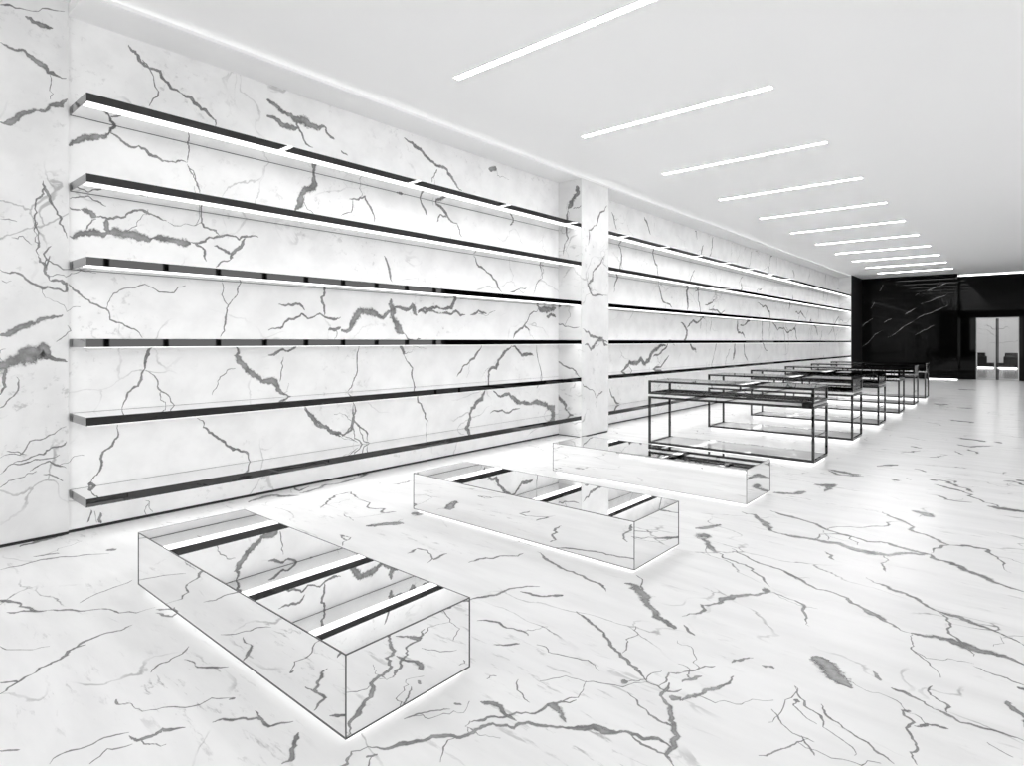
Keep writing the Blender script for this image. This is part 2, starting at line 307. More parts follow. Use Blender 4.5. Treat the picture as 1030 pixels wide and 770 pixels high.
  [(-1.894,6.183,0.0927),(-1.675,6.456,0.0938)],
  [(-0.751,7.911,0.0863),(-0.567,7.772,0.0661),(-0.386,7.475,0.0502)],
  [(-0.175,8.303,0.0652),(0.013,8.175,0.063)],
  [(-1.314,8.336,0.0552),(-1.179,8.58,0.0559)],
  [(-0.263,6.952,0.111),(-0.078,6.928,0.1089),(0.055,6.948,0.1062)],
  [(-5.485,2.632,0.0609),(-5.57,2.832,0.0811),(-5.509,2.942,0.0908),(-5.355,3.074,0.087)],
  [(-5.437,3.121,0.0549),(-5.465,3.343,0.0567),(-5.502,3.641,0.0559),(-5.591,3.998,0.0561)],
  [(-4.803,2.961,0.0284),(-4.982,3.17,0.0328),(-5.102,3.35,0.0382)],
  [(-5.102,3.35,0.0411),(-5.093,3.476,0.0305),(-4.809,3.373,0.0147)],
  [(-4.809,3.373,0.0203),(-4.47,3.247,0.0235),(-4.257,3.238,0.0417),(-4.2,3.333,0.0506)],
  [(-4.488,2.993,0.0112),(-4.256,2.928,0.0107)],
  [(-4.069,2.921,0.0566),(-3.987,3.033,0.0569),(-3.896,3.152,0.0573)],
  [(-4.031,2.647,0.0255),(-3.916,2.673,0.0104),(-3.79,2.508,0.0144)],
  [(-5.65,3.947,0.1244),(-5.669,4.085,0.1266)],
  [(-5.726,3.183,0.0237),(-5.521,3.17,0.0492),(-5.625,3.334,0.0265)],
  [(-0.779,11.538,0.157),(-0.442,11.357,0.151)],
  [(-0.332,11.407,0.1686),(-0.254,11.429,0.168)],
  [(-0.753,10.826,0.0668),(-0.587,10.654,0.0893),(-0.342,11.029,0.0584)],
  [(-0.597,10.445,0.0455),(-0.493,10.064,0.0436)],
  [(-0.717,10.149,0.0308),(-0.605,9.878,0.0298)],
  [(-1.243,10.194,0.0781),(-1.097,10.116,0.0767)],
  [(-1.267,9.492,0.0359),(-1.092,9.866,0.0366)],
  [(-0.934,9.372,0.0499),(-0.798,9.574,0.0503)],
  [(-1.341,8.284,0.0489),(-1.174,8.575,0.0497)],
  [(-1.0,8.433,0.0424),(-0.864,8.302,0.0413)],
  [(-0.763,7.835,0.089),(-0.716,7.876,0.089)],
  [(-0.659,8.008,0.0335),(-0.563,7.856,0.0326)],
  [(-0.727,7.636,0.0556),(-0.571,7.521,0.0526),(-0.391,7.372,0.0349),(-0.29,7.088,0.0296),(-0.176,6.989,0.0438)],
  [(-0.693,7.113,0.0281),(-0.574,6.979,0.0405),(-0.372,7.018,0.0419)],
  [(-0.075,8.449,0.0747),(0.012,8.407,0.0737)],
  [(-1.111,7.656,0.0812),(-1.028,7.573,0.0798)],
  [(-1.727,7.67,0.0398),(-1.611,7.504,0.0823),(-1.359,7.592,0.0871)],
  [(-1.594,6.915,0.1681),(-1.487,6.842,0.1648)],
  [(-1.102,14.122,0.1369),(-0.707,13.854,0.1314)],
  [(-1.668,17.516,0.2135),(-1.364,17.487,0.2103)],
  [(-1.575,23.342,0.3565),(-1.138,23.227,0.3495)],
  [(-1.172,16.835,0.1917),(-0.897,16.915,0.1901)],
  [(-0.986,7.788,0.0284),(-0.932,7.714,0.028)],
  [(-0.764,3.101,0.1061),(-0.728,3.084,0.0852),(-0.679,3.022,0.0722),(-0.632,2.963,0.081),(-0.565,2.92,0.0877)],
 ],
 'end': [
  [(-5.419,2.062,0.0236),(-5.127,2.257,0.0234),(-4.812,2.473,0.0232)],
  [(-5.393,1.18,0.0289),(-4.916,1.574,0.0285),(-4.477,1.96,0.0281)],
  [(-4.451,2.256,0.023),(-4.173,2.428,0.0229)],
  [(-4.35,1.662,0.0285),(-3.898,1.953,0.028),(-3.409,2.322,0.0275)],
  [(-3.701,2.591,0.028),(-3.385,2.812,0.0277)],
  [(-3.361,1.744,0.0277),(-2.979,1.97,0.0275),(-2.699,2.136,0.0272)],
  [(-3.313,2.406,0.0282),(-2.792,2.649,0.0277),(-2.285,2.913,0.0273)],
  [(-3.361,3.331,0.0222),(-3.217,3.438,0.0221)],
  [(-3.169,2.977,0.017),(-2.699,3.185,0.0168),(-2.308,3.335,0.0166)],
  [(-2.979,3.483,0.0169),(-2.331,3.784,0.0166)],
  [(-4.605,3.571,0.0215),(-4.477,3.861,0.0215)],
  [(-4.916,2.866,0.0218),(-4.786,3.131,0.0218)],
 ],
}

# ------------------------------------------------------------------ materials
def new_mat(name):
    m = bpy.data.materials.new(name); m.use_nodes = True
    nt = m.node_tree
    for n in list(nt.nodes): nt.nodes.remove(n)
    return m, nt
def node(nt, typ, **kw):
    n = nt.nodes.new(typ)
    for k, v in kw.items():
        if k in n.inputs: n.inputs[k].default_value = v
        else: setattr(n, k, v)
    return n
def grey(v): return (v, v, v, 1)
def principled(name, col, rough, metal=0.0, ior=1.45, spec=0.5):
    m, nt = new_mat(name)
    o = node(nt, 'ShaderNodeOutputMaterial'); p = node(nt, 'ShaderNodeBsdfPrincipled')
    p.inputs['Base Color'].default_value = grey(col); p.inputs['Roughness'].default_value = rough
    p.inputs['Metallic'].default_value = metal; p.inputs['IOR'].default_value = ior
    p.inputs['Specular IOR Level'].default_value = spec
    nt.links.new(p.outputs[0], o.inputs[0]); return m
def emit(name, strength):
    m, nt = new_mat(name)
    o = node(nt, 'ShaderNodeOutputMaterial'); e = node(nt, 'ShaderNodeEmission')
    e.inputs[0].default_value = (1, 1, 1, 1); e.inputs[1].default_value = strength
    nt.links.new(e.outputs[0], o.inputs[0]); return m
def math_n(nt, op, a, b=None, clamp=False):
    n = nt.nodes.new('ShaderNodeMath'); n.operation = op; n.use_clamp = clamp
    for i, v in enumerate((a, b)):
        if v is None: continue
        if isinstance(v, (int, float)): n.inputs[i].default_value = v
        else: nt.links.new(v, n.inputs[i])
    return n.outputs[0]
def mapr(nt, v, a, b, c, d):
    n = nt.nodes.new('ShaderNodeMapRange'); n.interpolation_type = 'SMOOTHSTEP'
    nt.links.new(v, n.inputs[0])
    for i, x in enumerate((a, b, c, d)): n.inputs[i+1].default_value = x
    return n.outputs[0]
def noise_n(nt, vec, scale, detail=4, rough=.55):
    n = nt.nodes.new('ShaderNodeTexNoise'); n.inputs['Scale'].default_value = scale
    n.inputs['Detail'].default_value = detail; n.inputs['Roughness'].default_value = rough
    nt.links.new(vec, n.inputs['Vector']); return n
def coords(nt, rot=(0, 0, 0), scale=(1, 1, 1)):
    t = nt.nodes.new('ShaderNodeTexCoord'); mp = nt.nodes.new('ShaderNodeMapping')
    mp.inputs['Rotation'].default_value = rot; mp.inputs['Scale'].default_value = scale
    nt.links.new(t.outputs['Object'], mp.inputs[0]); return mp.outputs[0]
def warp(nt, vec, amount, scale):
    nz = noise_n(nt, vec, scale, 3)
    s = nt.nodes.new('ShaderNodeVectorMath'); s.operation = 'SUBTRACT'; s.inputs[1].default_value = (.5, .5, .5)
    nt.links.new(nz.outputs['Color'], s.inputs[0])
    k = nt.nodes.new('ShaderNodeVectorMath'); k.operation = 'SCALE'; k.inputs['Scale'].default_value = amount
    nt.links.new(s.outputs[0], k.inputs[0])
    a = nt.nodes.new('ShaderNodeVectorMath'); a.operation = 'ADD'
    nt.links.new(vec, a.inputs[0]); nt.links.new(k.outputs[0], a.inputs[1]); return a.outputs[0]

def marble(name, base, rough, ior, rot, stretch, hair=1.0, spec=.5, cell=1.1):
    """white marble: faint clouding, hairline cracks and short streaky flecks"""
    m, nt = new_mat(name)
    o = node(nt, 'ShaderNodeOutputMaterial'); p = node(nt, 'ShaderNodeBsdfPrincipled')
    c = coords(nt, rot, stretch)
    cw = warp(nt, warp(nt, warp(nt, c, 1.3, .8), .12, 5), .03, 24)
    v = nt.nodes.new('ShaderNodeTexVoronoi'); v.feature = 'DISTANCE_TO_EDGE'; v.inputs['Scale'].default_value = cell
    nt.links.new(cw, v.inputs['Vector'])
    line = mapr(nt, v.outputs['Distance'], .002, .012, 1, 0)
    mask = mapr(nt, noise_n(nt, c, 1.3, 3).outputs['Fac'], .48, .66, 0, 1)
    hairf = math_n(nt, 'MULTIPLY', math_n(nt, 'MULTIPLY', line, mask), .42 * hair)
    # short flecks
    c2 = coords(nt, rot, (stretch[0]*2.2, stretch[1]*5.5, stretch[2]*5.5))
    fl = noise_n(nt, warp(nt, c2, .5, 3), 2.6, 6, .62).outputs['Fac']
    flm = mapr(nt, noise_n(nt, c, .9, 2).outputs['Fac'], .45, .7, 0, 1)
    fleck = math_n(nt, 'MULTIPLY', math_n(nt, 'MULTIPLY', mapr(nt, fl, .565, .70, 0, 1), flm), .34 * hair)
    cloud = mapr(nt, noise_n(nt, c2, .7, 5).outputs['Fac'], .3, .75, 0, .10)
    tot = math_n(nt, 'ADD', math_n(nt, 'ADD', hairf, fleck), cloud, True)
    val = math_n(nt, 'MULTIPLY', math_n(nt, 'SUBTRACT', 1.0, tot), base)
    cc = nt.nodes.new('ShaderNodeCombineColor')
    for i in range(3): nt.links.new(val, cc.inputs[i])
    nt.links.new(cc.outputs[0], p.inputs['Base Color'])
    p.inputs['Roughness'].default_value = rough; p.inputs['IOR'].default_value = ior
    p.inputs['Specular IOR Level'].default_value = spec
    nt.links.new(p.outputs[0], o.inputs[0]); return m

def vein_mat(name, lo, hi, rough, ior, opacity=1.0, sharp=.5):
    """grey vein, crumbling at its rim and varying in tone along its course"""
    m, nt = new_mat(name)
    o = node(nt, 'ShaderNodeOutputMaterial'); p = node(nt, 'ShaderNodeBsdfPrincipled')
    c = coords(nt)
    at = nt.nodes.new('ShaderNodeAttribute'); at.attribute_name = 'vein'
    n1 = noise_n(nt, c, 38, 5, .7).outputs['Fac']
    n2 = noise_n(nt, c, 5, 3).outputs['Fac']
    e = math_n(nt, 'ADD', at.outputs['Fac'], math_n(nt, 'MULTIPLY', math_n(nt, 'SUBTRACT', n1, .5), 1.05))
    e = math_n(nt, 'ADD', e, math_n(nt, 'MULTIPLY', math_n(nt, 'SUBTRACT', n2, .5), 1.3))
    al = math_n(nt, 'MULTIPLY', mapr(nt, e, .28, .28+sharp, 0, 1), opacity)
    tone = mapr(nt, math_n(nt, 'ADD', noise_n(nt, c, 9, 5, .65).outputs['Fac'], math_n(nt, 'MULTIPLY', e, .22)), .45, .95, lo, hi)
    cc = nt.nodes.new('ShaderNodeCombineColor')
    for i in range(3): nt.links.new(tone, cc.inputs[i])
    nt.links.new(cc.outputs[0], p.inputs['Base Color'])
    nt.links.new(al, p.inputs['Alpha'])
    p.inputs['Roughness'].default_value = rough; p.inputs['IOR'].default_value = ior
    nt.links.new(p.outputs[0], o.inputs[0]); return m

def thin_glass(name, tint=.97):
    m, nt = new_mat(name)
    o = node(nt, 'ShaderNodeOutputMaterial')
    fr = node(nt, 'ShaderNodeFresnel'); 
    ge = node(nt, 'ShaderNodeNewGeometry'); nt.links.new(mapr(nt, ge.outputs['Backfacing'], 0, 1, 1.25, 1/1.25), fr.inputs['IOR'])
    t = node(nt, 'ShaderNodeBsdfTransparent'); t.inputs[0].default_value = grey(tint)
    g = node(nt, 'ShaderNodeBsdfGlossy'); g.inputs['Roughness'].default_value = .01
    mx = node(nt, 'ShaderNodeMixShader')
    nt.links.new(fr.outputs[0], mx.inputs[0]); nt.links.new(t.outputs[0], mx.inputs[1]); nt.links.new(g.outputs[0], mx.inputs[2])
    nt.links.new(mx.outputs[0], o.inputs[0]); return m

M = dict(
    floor=marble('floor_marble', .81, .19, 1.14, (0, 0, .55), (.8, 1.5, 1), 1.5),
    wall=marble('wall_marble', .92, .28, 1.4, (.5, 0, 0), (1, .9, 1), .8),
    pier=marble('pier_marble', .80, .25, 1.4, (.3, 0, .2), (1, 1, 1), .9),
    vein=vein_mat('marble_vein', .15, .38, .22, 1.35, .85),
    black=principled('black_marble', .003, .03, 0, 1.2),
    black_vein=vein_mat('black_marble_vein', .12, .26, .1, 1.45, .75),
    black_matt=principled('black_lacquer', .012, .45),
    ceiling=principled('white_plaster', .92, .8),
    mirror=principled('mirror_glass', .97, .008, 1),
    chrome=principled('polished_steel', .88, .012, 1),
    dark=principled('dark_polished_steel', .066, .02, 1),
    endcap=principled('brushed_steel_end', .30, .12, 1),
    seam=principled('dark_mirror_seam', .10, .3, .6),
    glass=thin_glass('vitrine_glass', .995),
    led=emit('shelf_light', 1.5),
    base_led=emit('base_light', .8),
    lamp=emit('ceiling_lamp', 29.0),
    cove=emit('cove_lamp', 3.0),
    soffit_lamp=emit('soffit_lamp', 1.0),
    hall_fill_panel=emit('hall_fill_panel', 1.5),  # glow of the panel added to light the hall
    leather=principled('black_leather', .008, .5, 0, 1.3),
    hall=principled('pale_stone', .6, .5),
    hall_floor=principled('grey_stone_floor', .32, .15, 0, 1.4),
    frame=principled('satin_steel', .45, .3, 1),
    painted_mirror=principled('painted_mirror_panel', .8, .06, 0, 1.6),  # mirror panel with its pale reflection put into the base colour
    white=principled('white_enamel', .85, .5),
)

# ------------------------------------------------------------------ mesh helpers
def box(bm, x0, x1, y0, y1, z0, z1, mi=0):
    v = [bm.verts.new(p) for p in ((x0,y0,z0),(x1,y0,z0),(x1,y1,z0),(x0,y1,z0),(x0,y0,z1),(x1,y0,z1),(x1,y1,z1),(x0,y1,z1))]
    for q in ((0,3,2,1),(4,5,6,7),(0,1,5,4),(1,2,6,5),(2,3,7,6),(3,0,4,7)):
        bm.faces.new([v[i] for i in q]).material_index = mi
def obj(name, bm, mats, parent=None, bevel=0):
    me = bpy.data.meshes.new(name)
    bmesh.ops.recalc_face_normals(bm, faces=bm.faces[:]) if bevel else None
    if bevel: bmesh.ops.bevel(bm, geom=bm.edges[:], offset=bevel, segments=3, affect='EDGES', profile=.6)
    bm.to_mesh(me); bm.free()
    for m in (mats if isinstance(mats, (list, tuple)) else [mats]): me.materials.append(m)
    o = bpy.data.objects.new(name, me); COL.objects.link(o)
    if parent: o.parent = parent
    return o
def boxes(name, lst, mats, parent=None, bevel=0):
    bm = bmesh.new()
    for b in lst: box(bm, *b)
    return obj(name, bm, mats, parent, bevel)
def structure(o): o['kind'] = 'structure'; return o
def tag(o, label, cat, group=None):
    o['label'] = label; o['category'] = cat
    if group: o['group'] = group
    return o
def thing(name, loc, label, cat, group=None):
    o = bpy.data.objects.new(name, None); o.empty_display_size = .2; COL.objects.link(o); o.location = loc
    return tag(o, label, cat, group)
def copy_tree(o, parent=None):
    c = o.copy(); COL.objects.link(c)
    if parent: c.parent = parent
    for ch in list(o.children): copy_tree(ch, c)
    return c

def refine(pts, levels=3, amp=.13):
    for lv in range(levels):
        out = [pts[0]]; jw = (.35, .22, .08)[min(lv, 2)]
        for a, b in zip(pts, pts[1:]):
            L = math.hypot(b[0]-a[0], b[1]-a[1]); k = rnd.gauss(0, amp) * L
            nx, ny = -(b[1]-a[1])/(L+1e-9), (b[0]-a[0])/(L+1e-9)
            out += [((a[0]+b[0])/2+nx*k, (a[1]+b[1])/2+ny*k, (a[2]+b[2])/2*rnd.uniform(1-jw, 1+jw)), b]
        pts = out; amp *= .85
    return pts
def ribbon(bm, lay, pts, place, mi, taper=True):
    n = len(pts); prev = None
    for i, (a, b, w) in enumerate(pts):
        p0 = pts[max(i-3, 0)]; p1 = pts[min(i+3, n-1)]
        dx, dy = p1[0]-p0[0], p1[1]-p0[1]; L = math.hypot(dx, dy) + 1e-9
        t = i/(n-1); w = w * (min(1, .25 + 5*t, .25 + 5*(1-t)) if taper else 1)
        w = max(w, .004) * .78
        nx, ny = -dy/L*w, dx/L*w
        row = []
        for s, f in ((-1, 0), (0, 1), (1, 0)):
            v = bm.verts.new(place(a+nx*s, b+ny*s)); v[lay] = f; row.append(v)
        if prev:
            for k in (0, 1): bm.faces.new((prev[k], prev[k+1], row[k+1], row[k])).material_index = mi
        prev = row
def veins(bm, key, place, mi=1, branch=.22, amp=.13, keep=None, wmin=.004):
    """inlay every vein of one slab into its mesh, a hair above the face"""
    lay = bm.verts.layers.float.get('vein') or bm.verts.layers.float.new('vein')
    lift = [0]
    def put(pts, taper=True):
        lift[0] += 1; h = .0004 + .000003*lift[0]
        ribbon(bm, lay, pts, lambda a, b: place(a, b, h), mi, taper)
    for pts in VEINS[key]:
        if key == 'floor' and pts is VEINS[key][-1]:
            for _ in range(3): put(refine(list(pts), 3, .05))
        if keep and not keep(pts): continue
        fat = max(p[2] for p in pts)
        fine = refine([(a, b, max(w, wmin)) for a, b, w in pts], 3, amp)
        put(fine)
        if rnd.random() < branch and len(fine) > 8:
            i = rnd.randrange(3, len(fine)-3); a = fine[i]
            d = math.atan2(fine[i+1][1]-a[1], fine[i+1][0]-a[0]) + rnd.choice((-1, 1))*rnd.uniform(.4, 1.2)
            L = rnd.uniform(.12, .38) * (1 if key != 'floor' else .9)
            put(refine([(a[0], a[1], .008), (a[0]+L*.5*math.cos(d), a[1]+L*.5*math.sin(d), .006), (a[0]+L*math.cos(d+.3), a[1]+L*math.sin(d+.3), .004)], 3, .15))
def random_veins(bm, n, a0, a1, b0, b1, ang, place, mi, h, wmax=.03, lmin=.4, lmax=1.6):
    lay = bm.verts.layers.float.get('vein') or bm.verts.layers.float.new('vein')
    for k in range(n):
        a, b = rnd.uniform(a0, a1), rnd.uniform(b0, b1); d = rnd.gauss(ang, .45); L = rnd.uniform(lmin, lmax); w = rnd.uniform(.006, wmax)
        pts = [(a, b, w)]
        for s in range(4):
            d += rnd.gauss(0, .3); a += L/4*math.cos(d); b += L/4*math.sin(d)
            pts.append((min(max(a, a0), a1), min(max(b, b0), b1), w*rnd.uniform(.4, 1.3)))
        if math.dist(pts[0][:2], pts[-1][:2]) < .15: continue
        ribbon(bm, lay, refine(pts, 2, .13), lambda p, q: place(p, q, h + k*3e-6), mi)

# ------------------------------------------------------------------ the room
XB, XF = -5.68, -5.24          # back of the shelf bays / face of the shelf fronts
XR, Y0, Y1, Y2 = 5.5, -6.0, 28.9, 29.6
YE = 26.8                      # far end of the shelf bays
ZC, ZS = 4.13, 4.04            # ceiling, underside of the soffit over the shelves
TH = .2

bm = bmesh.new()
box(bm, XB-TH, XR+TH, Y0-TH, Y2+TH, -.2, 0)
pl = lambda a, b, h: (a, b, h)
veins(bm, 'floor', pl)
random_veins(bm, 26, 0.3, 3.2, -1, 9, .5, pl, 1, .0012)
random_veins(bm, 30, -5.5, -2.2, 6.3, 28, .4, pl, 1, .0013, .022)
random_veins(bm, 30, -1.6, 3, 9.5, 28, .3, pl, 1, .0014, .02)
structure(obj('floor', bm, [M['floor'], M['vein']]))

bm = bmesh.new()
box(bm, XB-TH, XR+TH, Y0-TH, Y2+TH, ZC, ZC+.2)
structure(obj('ceiling', bm, M['ceiling']))

bm = bmesh.new()
box(bm, XB-TH, XB, Y0-TH, Y1+TH, 0, ZC)
pw = lambda a, b, h: (XB+h, a, b)
veins(bm, 'bay', pw, keep=None)
random_veins(bm, 42, 13, 26.6, .1, 4.0, 1.2, pw, 1, .0012, .045, .3, 1.1)
structure(obj('wall_left', bm, [M['wall'], M['vein']]))

bm = bmesh.new()
box(bm, XB, XB+.03, Y0, 1.288, 0, ZC)
veins(bm, 'panel', lambda a, b, h: (XB+.03+h, a, b))
structure(obj('trim_1', bm, [M['pier'], M['vein']]))

bm = bmesh.new()
box(bm, XB, XF, 7.77, 8.57, 0, ZS)
veins(bm, 'pf', lambda a, b, h: (XF+h, a, b)); veins(bm, 'ps', lambda a, b, h: (a, 7.77-h, b))
structure(obj('trim_2', bm, [M['pier'], M['vein']]))
# soffit over the bays
structure(boxes('trim_3', [(XB, XF+.004, 1.29, YE, ZS, ZS+.03), (XB, XB+.1, 1.31, YE, ZS+.03, ZC), (XB, XF+.004, 1.29, 1.31, ZS+.03, ZC)], M['ceiling']))
# black strips painting the gap's shade below the shelf wall and pier
structure(boxes('gap_shade_left', [(XB, XB+.034, Y0, 1.288, 0, .022), (XB, XB+.004, 1.288, 7.77, 0, .022), (XB, XB+.004, 8.57, YE, 0, .022),
                                   (XB, XF-.02, 7.766, 7.77, 0, .012), (XF, XF+.004, 7.77, 8.53, 0, .022)], M['black_matt']))
# far end: black marble wall, its matt edge, the deeper wall with the door opening
bm = bmesh.new()
box(bm, XF, -1.98, Y1, Y1+TH, 0, ZC)
veins(bm, 'end', lambda a, b, h: (a, Y1-h, b), branch=.1, amp=.05, wmin=.035)
structure(obj('wall_end', bm, [M['black'], M['black_vein']]))
structure(boxes('trim_4', [(XB, XF, YE+.02, Y1+TH, 0, ZC), (XB, XF, YE, YE+.02, 0, ZC, 1)], [M['black_matt'], M['wall']]))
DL, DR, DH = -1.42, -.20, 2.38
structure(boxes('wall_far', [(-1.98, DL-.03, Y2, Y2+TH, 0, ZC), (DR+.03, XR+TH, Y2, Y2+TH, 0, ZC), (DL-.03, DR+.03, Y2, Y2+TH, DH+.03, ZC), (-2.18, -1.98, Y1+TH, Y2+TH, 0, ZC)], M['black']))
# shop front side: tall daylight openings between black mullions, then black wall; high slots added for fill
r = [(XR, XR+TH, Y0-TH, Y0+.3, 0, ZC), (XR, XR+TH, 14.9, Y2+TH, 0, 3.4), (XR, XR+TH, 14.9, Y2+TH, 4.0, ZC), (XR, XR+TH, 14.9, 15.2, 3.4, 4.0), (XR, XR+TH, Y2-.6, Y2+TH, 3.4, 4.0), (XR, XR+TH, Y0+.3, 14.9, 3.7, ZC), (XR, XR+TH, Y0+.3, 14.9, 0, .6)]
for k in range(1, 7): r.append((XR+.04, XR+.14, 15.2+k*1.97, 15.26+k*1.97, 3.4, 4.0))  # bars of the unseen high windows added to brighten the far bay
y = Y0+.3
while y < 14:
    y += 1.26
    r.append((XR+.03, XR+.13, y-.05, y+.05, .6, 3.7))
bm = bmesh.new()
for b in r: box(bm, *b)
box(bm, XR-.01, XR, 14.9, Y2, 0, 1.1, 1)  # unseen pale panel added low on the wall to bounce light
structure(obj('wall_right', bm, [M['black_matt'], M['ceiling']]))
r = [(XB-TH, -3.6, Y0-TH, Y0, 0, ZC), (-3.6, XR+TH, Y0-TH, Y0, 3.5, ZC), (-3.6, XR+TH, Y0-TH, Y0, 0, .1), (XR-.2, XR+TH, Y0-TH, Y0, .1, 3.5)]  # unseen openings added behind the camera to light the near floor
for k in range(1, 8): r.append((-3.6+k*1.17-.04, -3.6+k*1.17+.04, Y0-.14, Y0-.04, .1, 3.5))
structure(boxes('wall_back', r, M['black_matt']))

# hall beyond the glass doors
HY = 49.
structure(boxes('trim_5', [(-6, 3, Y2+TH, HY+.2, -.2, 0)], M['hall_floor']))
bm = bmesh.new()
box(bm, -6, 3, HY, HY+.2, 0, 4.2); box(bm, -6.2, -6, Y2+TH, HY+.2, 0, 4.2); box(bm, 3, 3.2, Y2+TH, HY+.2, 0, 4.2)
random_veins(bm, 16, -5, 2, .8, 3.6, .1, lambda a, b, h: (a, HY-h, b), 1, .002, .05, .8, 2.5)
structure(obj('trim_6', bm, [M['hall'], M['vein']]))
structure(boxes('trim_7', [(-6.2, 3.2, Y2+TH, HY+.2, 4.2, 4.4)], M['ceiling']))

# glass double door
dr = boxes('door_1', [(DL-.03, DL, Y2-.02, Y2+TH, 0, DH+.03), (DR, DR+.03, Y2-.02, Y2+TH, 0, DH+.03), (DL, DR, Y2-.02, Y2+TH, DH, DH+.03)], M['frame'])
structure(dr)
mid = (DL+DR)/2
for a, b, s in ((DL, mid-.004, 1), (mid+.004, DR, -1)):
    leaf = boxes('door_leaf', [(a, b, Y2+.07, Y2+.08, .01, DH-.005)], M['glass'], dr)
    e = (b-.04, b) if s > 0 else (a, a+.04)
    boxes('stile', [(e[0], e[1], Y2+.055, Y2+.095, .01, DH-.005)], M['black_matt'], leaf)
    boxes('bottom_rail', [(a, b, Y2+.058, Y2+.092, .01, .07)], M['frame'], leaf)

# ------------------------------------------------------------------ shelves
def make_shelf(y0, y1, ztop, label, group, joints=()):
    t = .062; L = y1-y0
    root = thing('wall_shelf', (XB, y0, ztop-t), label, 'shelf', group)
    d = XF-XB
    boxes('shelf_board', [(.0006, d-.006, .004, L-.004, .0015, t)], M['chrome'], root)
    boxes('front_edge', [(d-.006, d, 0, L, 0, t)], M['dark'], root)['label'] = 'dark polished steel front edge'
    boxes('back_joint', [(.0004, .006, .004, L-.004, -.001, t+.001)], M['seam'], root)  # dark strip standing in for the shadow of the narrow gap
    boxes('end_cap', [(.0006, d-.006, 0, .004, 0, t)], M['endcap'], root)
    boxes('light_strip', [(d-.125, d-.012, .012, L-.012, -.003, .0015)], M['led'], root)['label'] = 'glowing white light strip under the front edge'
    return root
zs = [3.33, 2.735, 2.122, 1.517, .937, .337]
nth = ['topmost', 'second from the top', 'third from the top', 'fourth from the top', 'fifth from the top', 'lowest']
for z, n in zip(zs, nth):
    make_shelf(1.302, 7.768, z, 'mirrored wall shelf in the near bay, left of the pier, %s' % n, 'shelves of the near bay')
for z, n in zip(zs, nth):
    make_shelf(8.572, YE-.002, z, 'mirrored wall shelf in the far bay, right of the pier, %s' % n, 'shelves of the far bay')

# ------------------------------------------------------------------ mirrored plinths
PX0, PX1 = -4.07, -1.90
def edges(x0, x1, y0, y1, z0, z1, s):
    e = s/2; out = []
    for y in (y0, y1):
        for z in (z0, z1): out.append((x0-e, x1+e, y-e, y+e, z-e, z+e))
    for x in (x0, x1):
        for z in (z0, z1): out.append((x-e, x+e, y0+e, y1-e, z-e, z+e))
    for x in (x0, x1):
        for y in (y0, y1): out.append((x-e, x+e, y-e, y+e, z0+e, z1-e))
    return out
def make_plinth():
    L, W, H, B = PX1-PX0, .65, .345, .034
    root = thing('display_plinth', (0, 0, 0), 'x', 'plinth')
    i = .0015
    boxes('top_panel', [(i, L-i, i, W-i, H-.012, H)], M['mirror'], root)
    boxes('side_panel', [(i, L-i, i, .012, B, H-.012)], M['mirror'], root)
    boxes('side_panel', [(i, L-i, W-.012, W-i, B, H-.012)], M['mirror'], root)
    boxes('end_panel', [(i, .012, .012, W-.012, B, H-.012)], M['mirror'], root)
    boxes('end_panel', [(L-.012, L-i, .012, W-.012, B, H-.012)], M['mirror'], root)
    boxes('edge_trim', edges(.0012, L-.0012, .0012, W-.0012, B, H-.0012, .0042), M['seam'], root)['label'] = 'thin dark line along the mirror edges'
    boxes('base_light', [(.03, L-.03, .03, W-.03, 0, B)], M['base_led'], root)['label'] = 'glowing recessed base'
    return root
p = make_plinth()
for i, (y, lab) in enumerate(((1.275, 'low mirrored display plinth nearest the camera, in front of the shelves'),
                              (3.42, 'low mirrored display plinth in the middle, behind the nearest one'),
                              (5.46, 'low mirrored display plinth standing just before the glass-topped tables'))):
    o = p if i == 0 else copy_tree(p)
    o.location = (PX0, y, 0); tag(o, lab, 'plinth', 'mirrored plinths in a row')

# ------------------------------------------------------------------ tables
def make_table():
    L, W, s = PX1-PX0, .66, .028
    root = thing('display_table', (0, 0, 0), 'x', 'table')
    def rect(z0, z1): return [(0, L, 0, s, z0, z1), (0, L, W-s, W, z0, z1), (0, s, s, W-s, z0, z1), (L-s, L, s, W-s, z0, z1)]
    boxes('base_light', [(.035, L-.035, .035, W-.035, 0, .05)], M['base_led'], root)['label'] = 'glowing recessed base'
    boxes('base_panel', [(s, L-s, s, W-s, .05, .062)], M['painted_mirror'], root)
    rb = rect(.05, .08)
    boxes('base_frame', [rb[0], rb[2], rb[3]], M['dark'], root)
    boxes('back_rail', [rb[1]], M['chrome'], root)['label'] = 'back rail with its bright reflection put in the colour'  # brighter steel than the frame paints in what the rail reflects
    for x in (0, L-s):
        for y in (0, W-s):
            boxes('leg', [(x, x+s, y, y+s, .08, .69)], M['dark'], root)
    boxes('end_rail', [(L-.016, L-.006, s, W-s, .35, .36)], M['dark'], root)
    boxes('table_frame', rect(.69, .72), M['dark'], root)
    boxes('table_panel', [(.008, L-.008, .008, W-.008, .72, .752)], M['chrome'], root)
    v = boxes('vitrine', rect(.752, .782) + rect(.915, .943) + [(x, x+s, y, y+s, .782, .915) for x in (0, L-s) for y in (0, W-s)], M['dark'], root)
    g = .006; k = .009
    for a in ([(s, L-s, k, k+g, .782, .915)], [(s, L-s, W-k-g, W-k, .782, .915)], [(k, k+g, s, W-s, .782, .915)], [(L-k-g, L-k, s, W-s, .782, .915)]):
        boxes('glass_pane', a, M['glass'], v)
    boxes('glass_top', [(s, L-s, s, W-s, .936, .943)], M['glass'], v)
    return root
t = make_table()
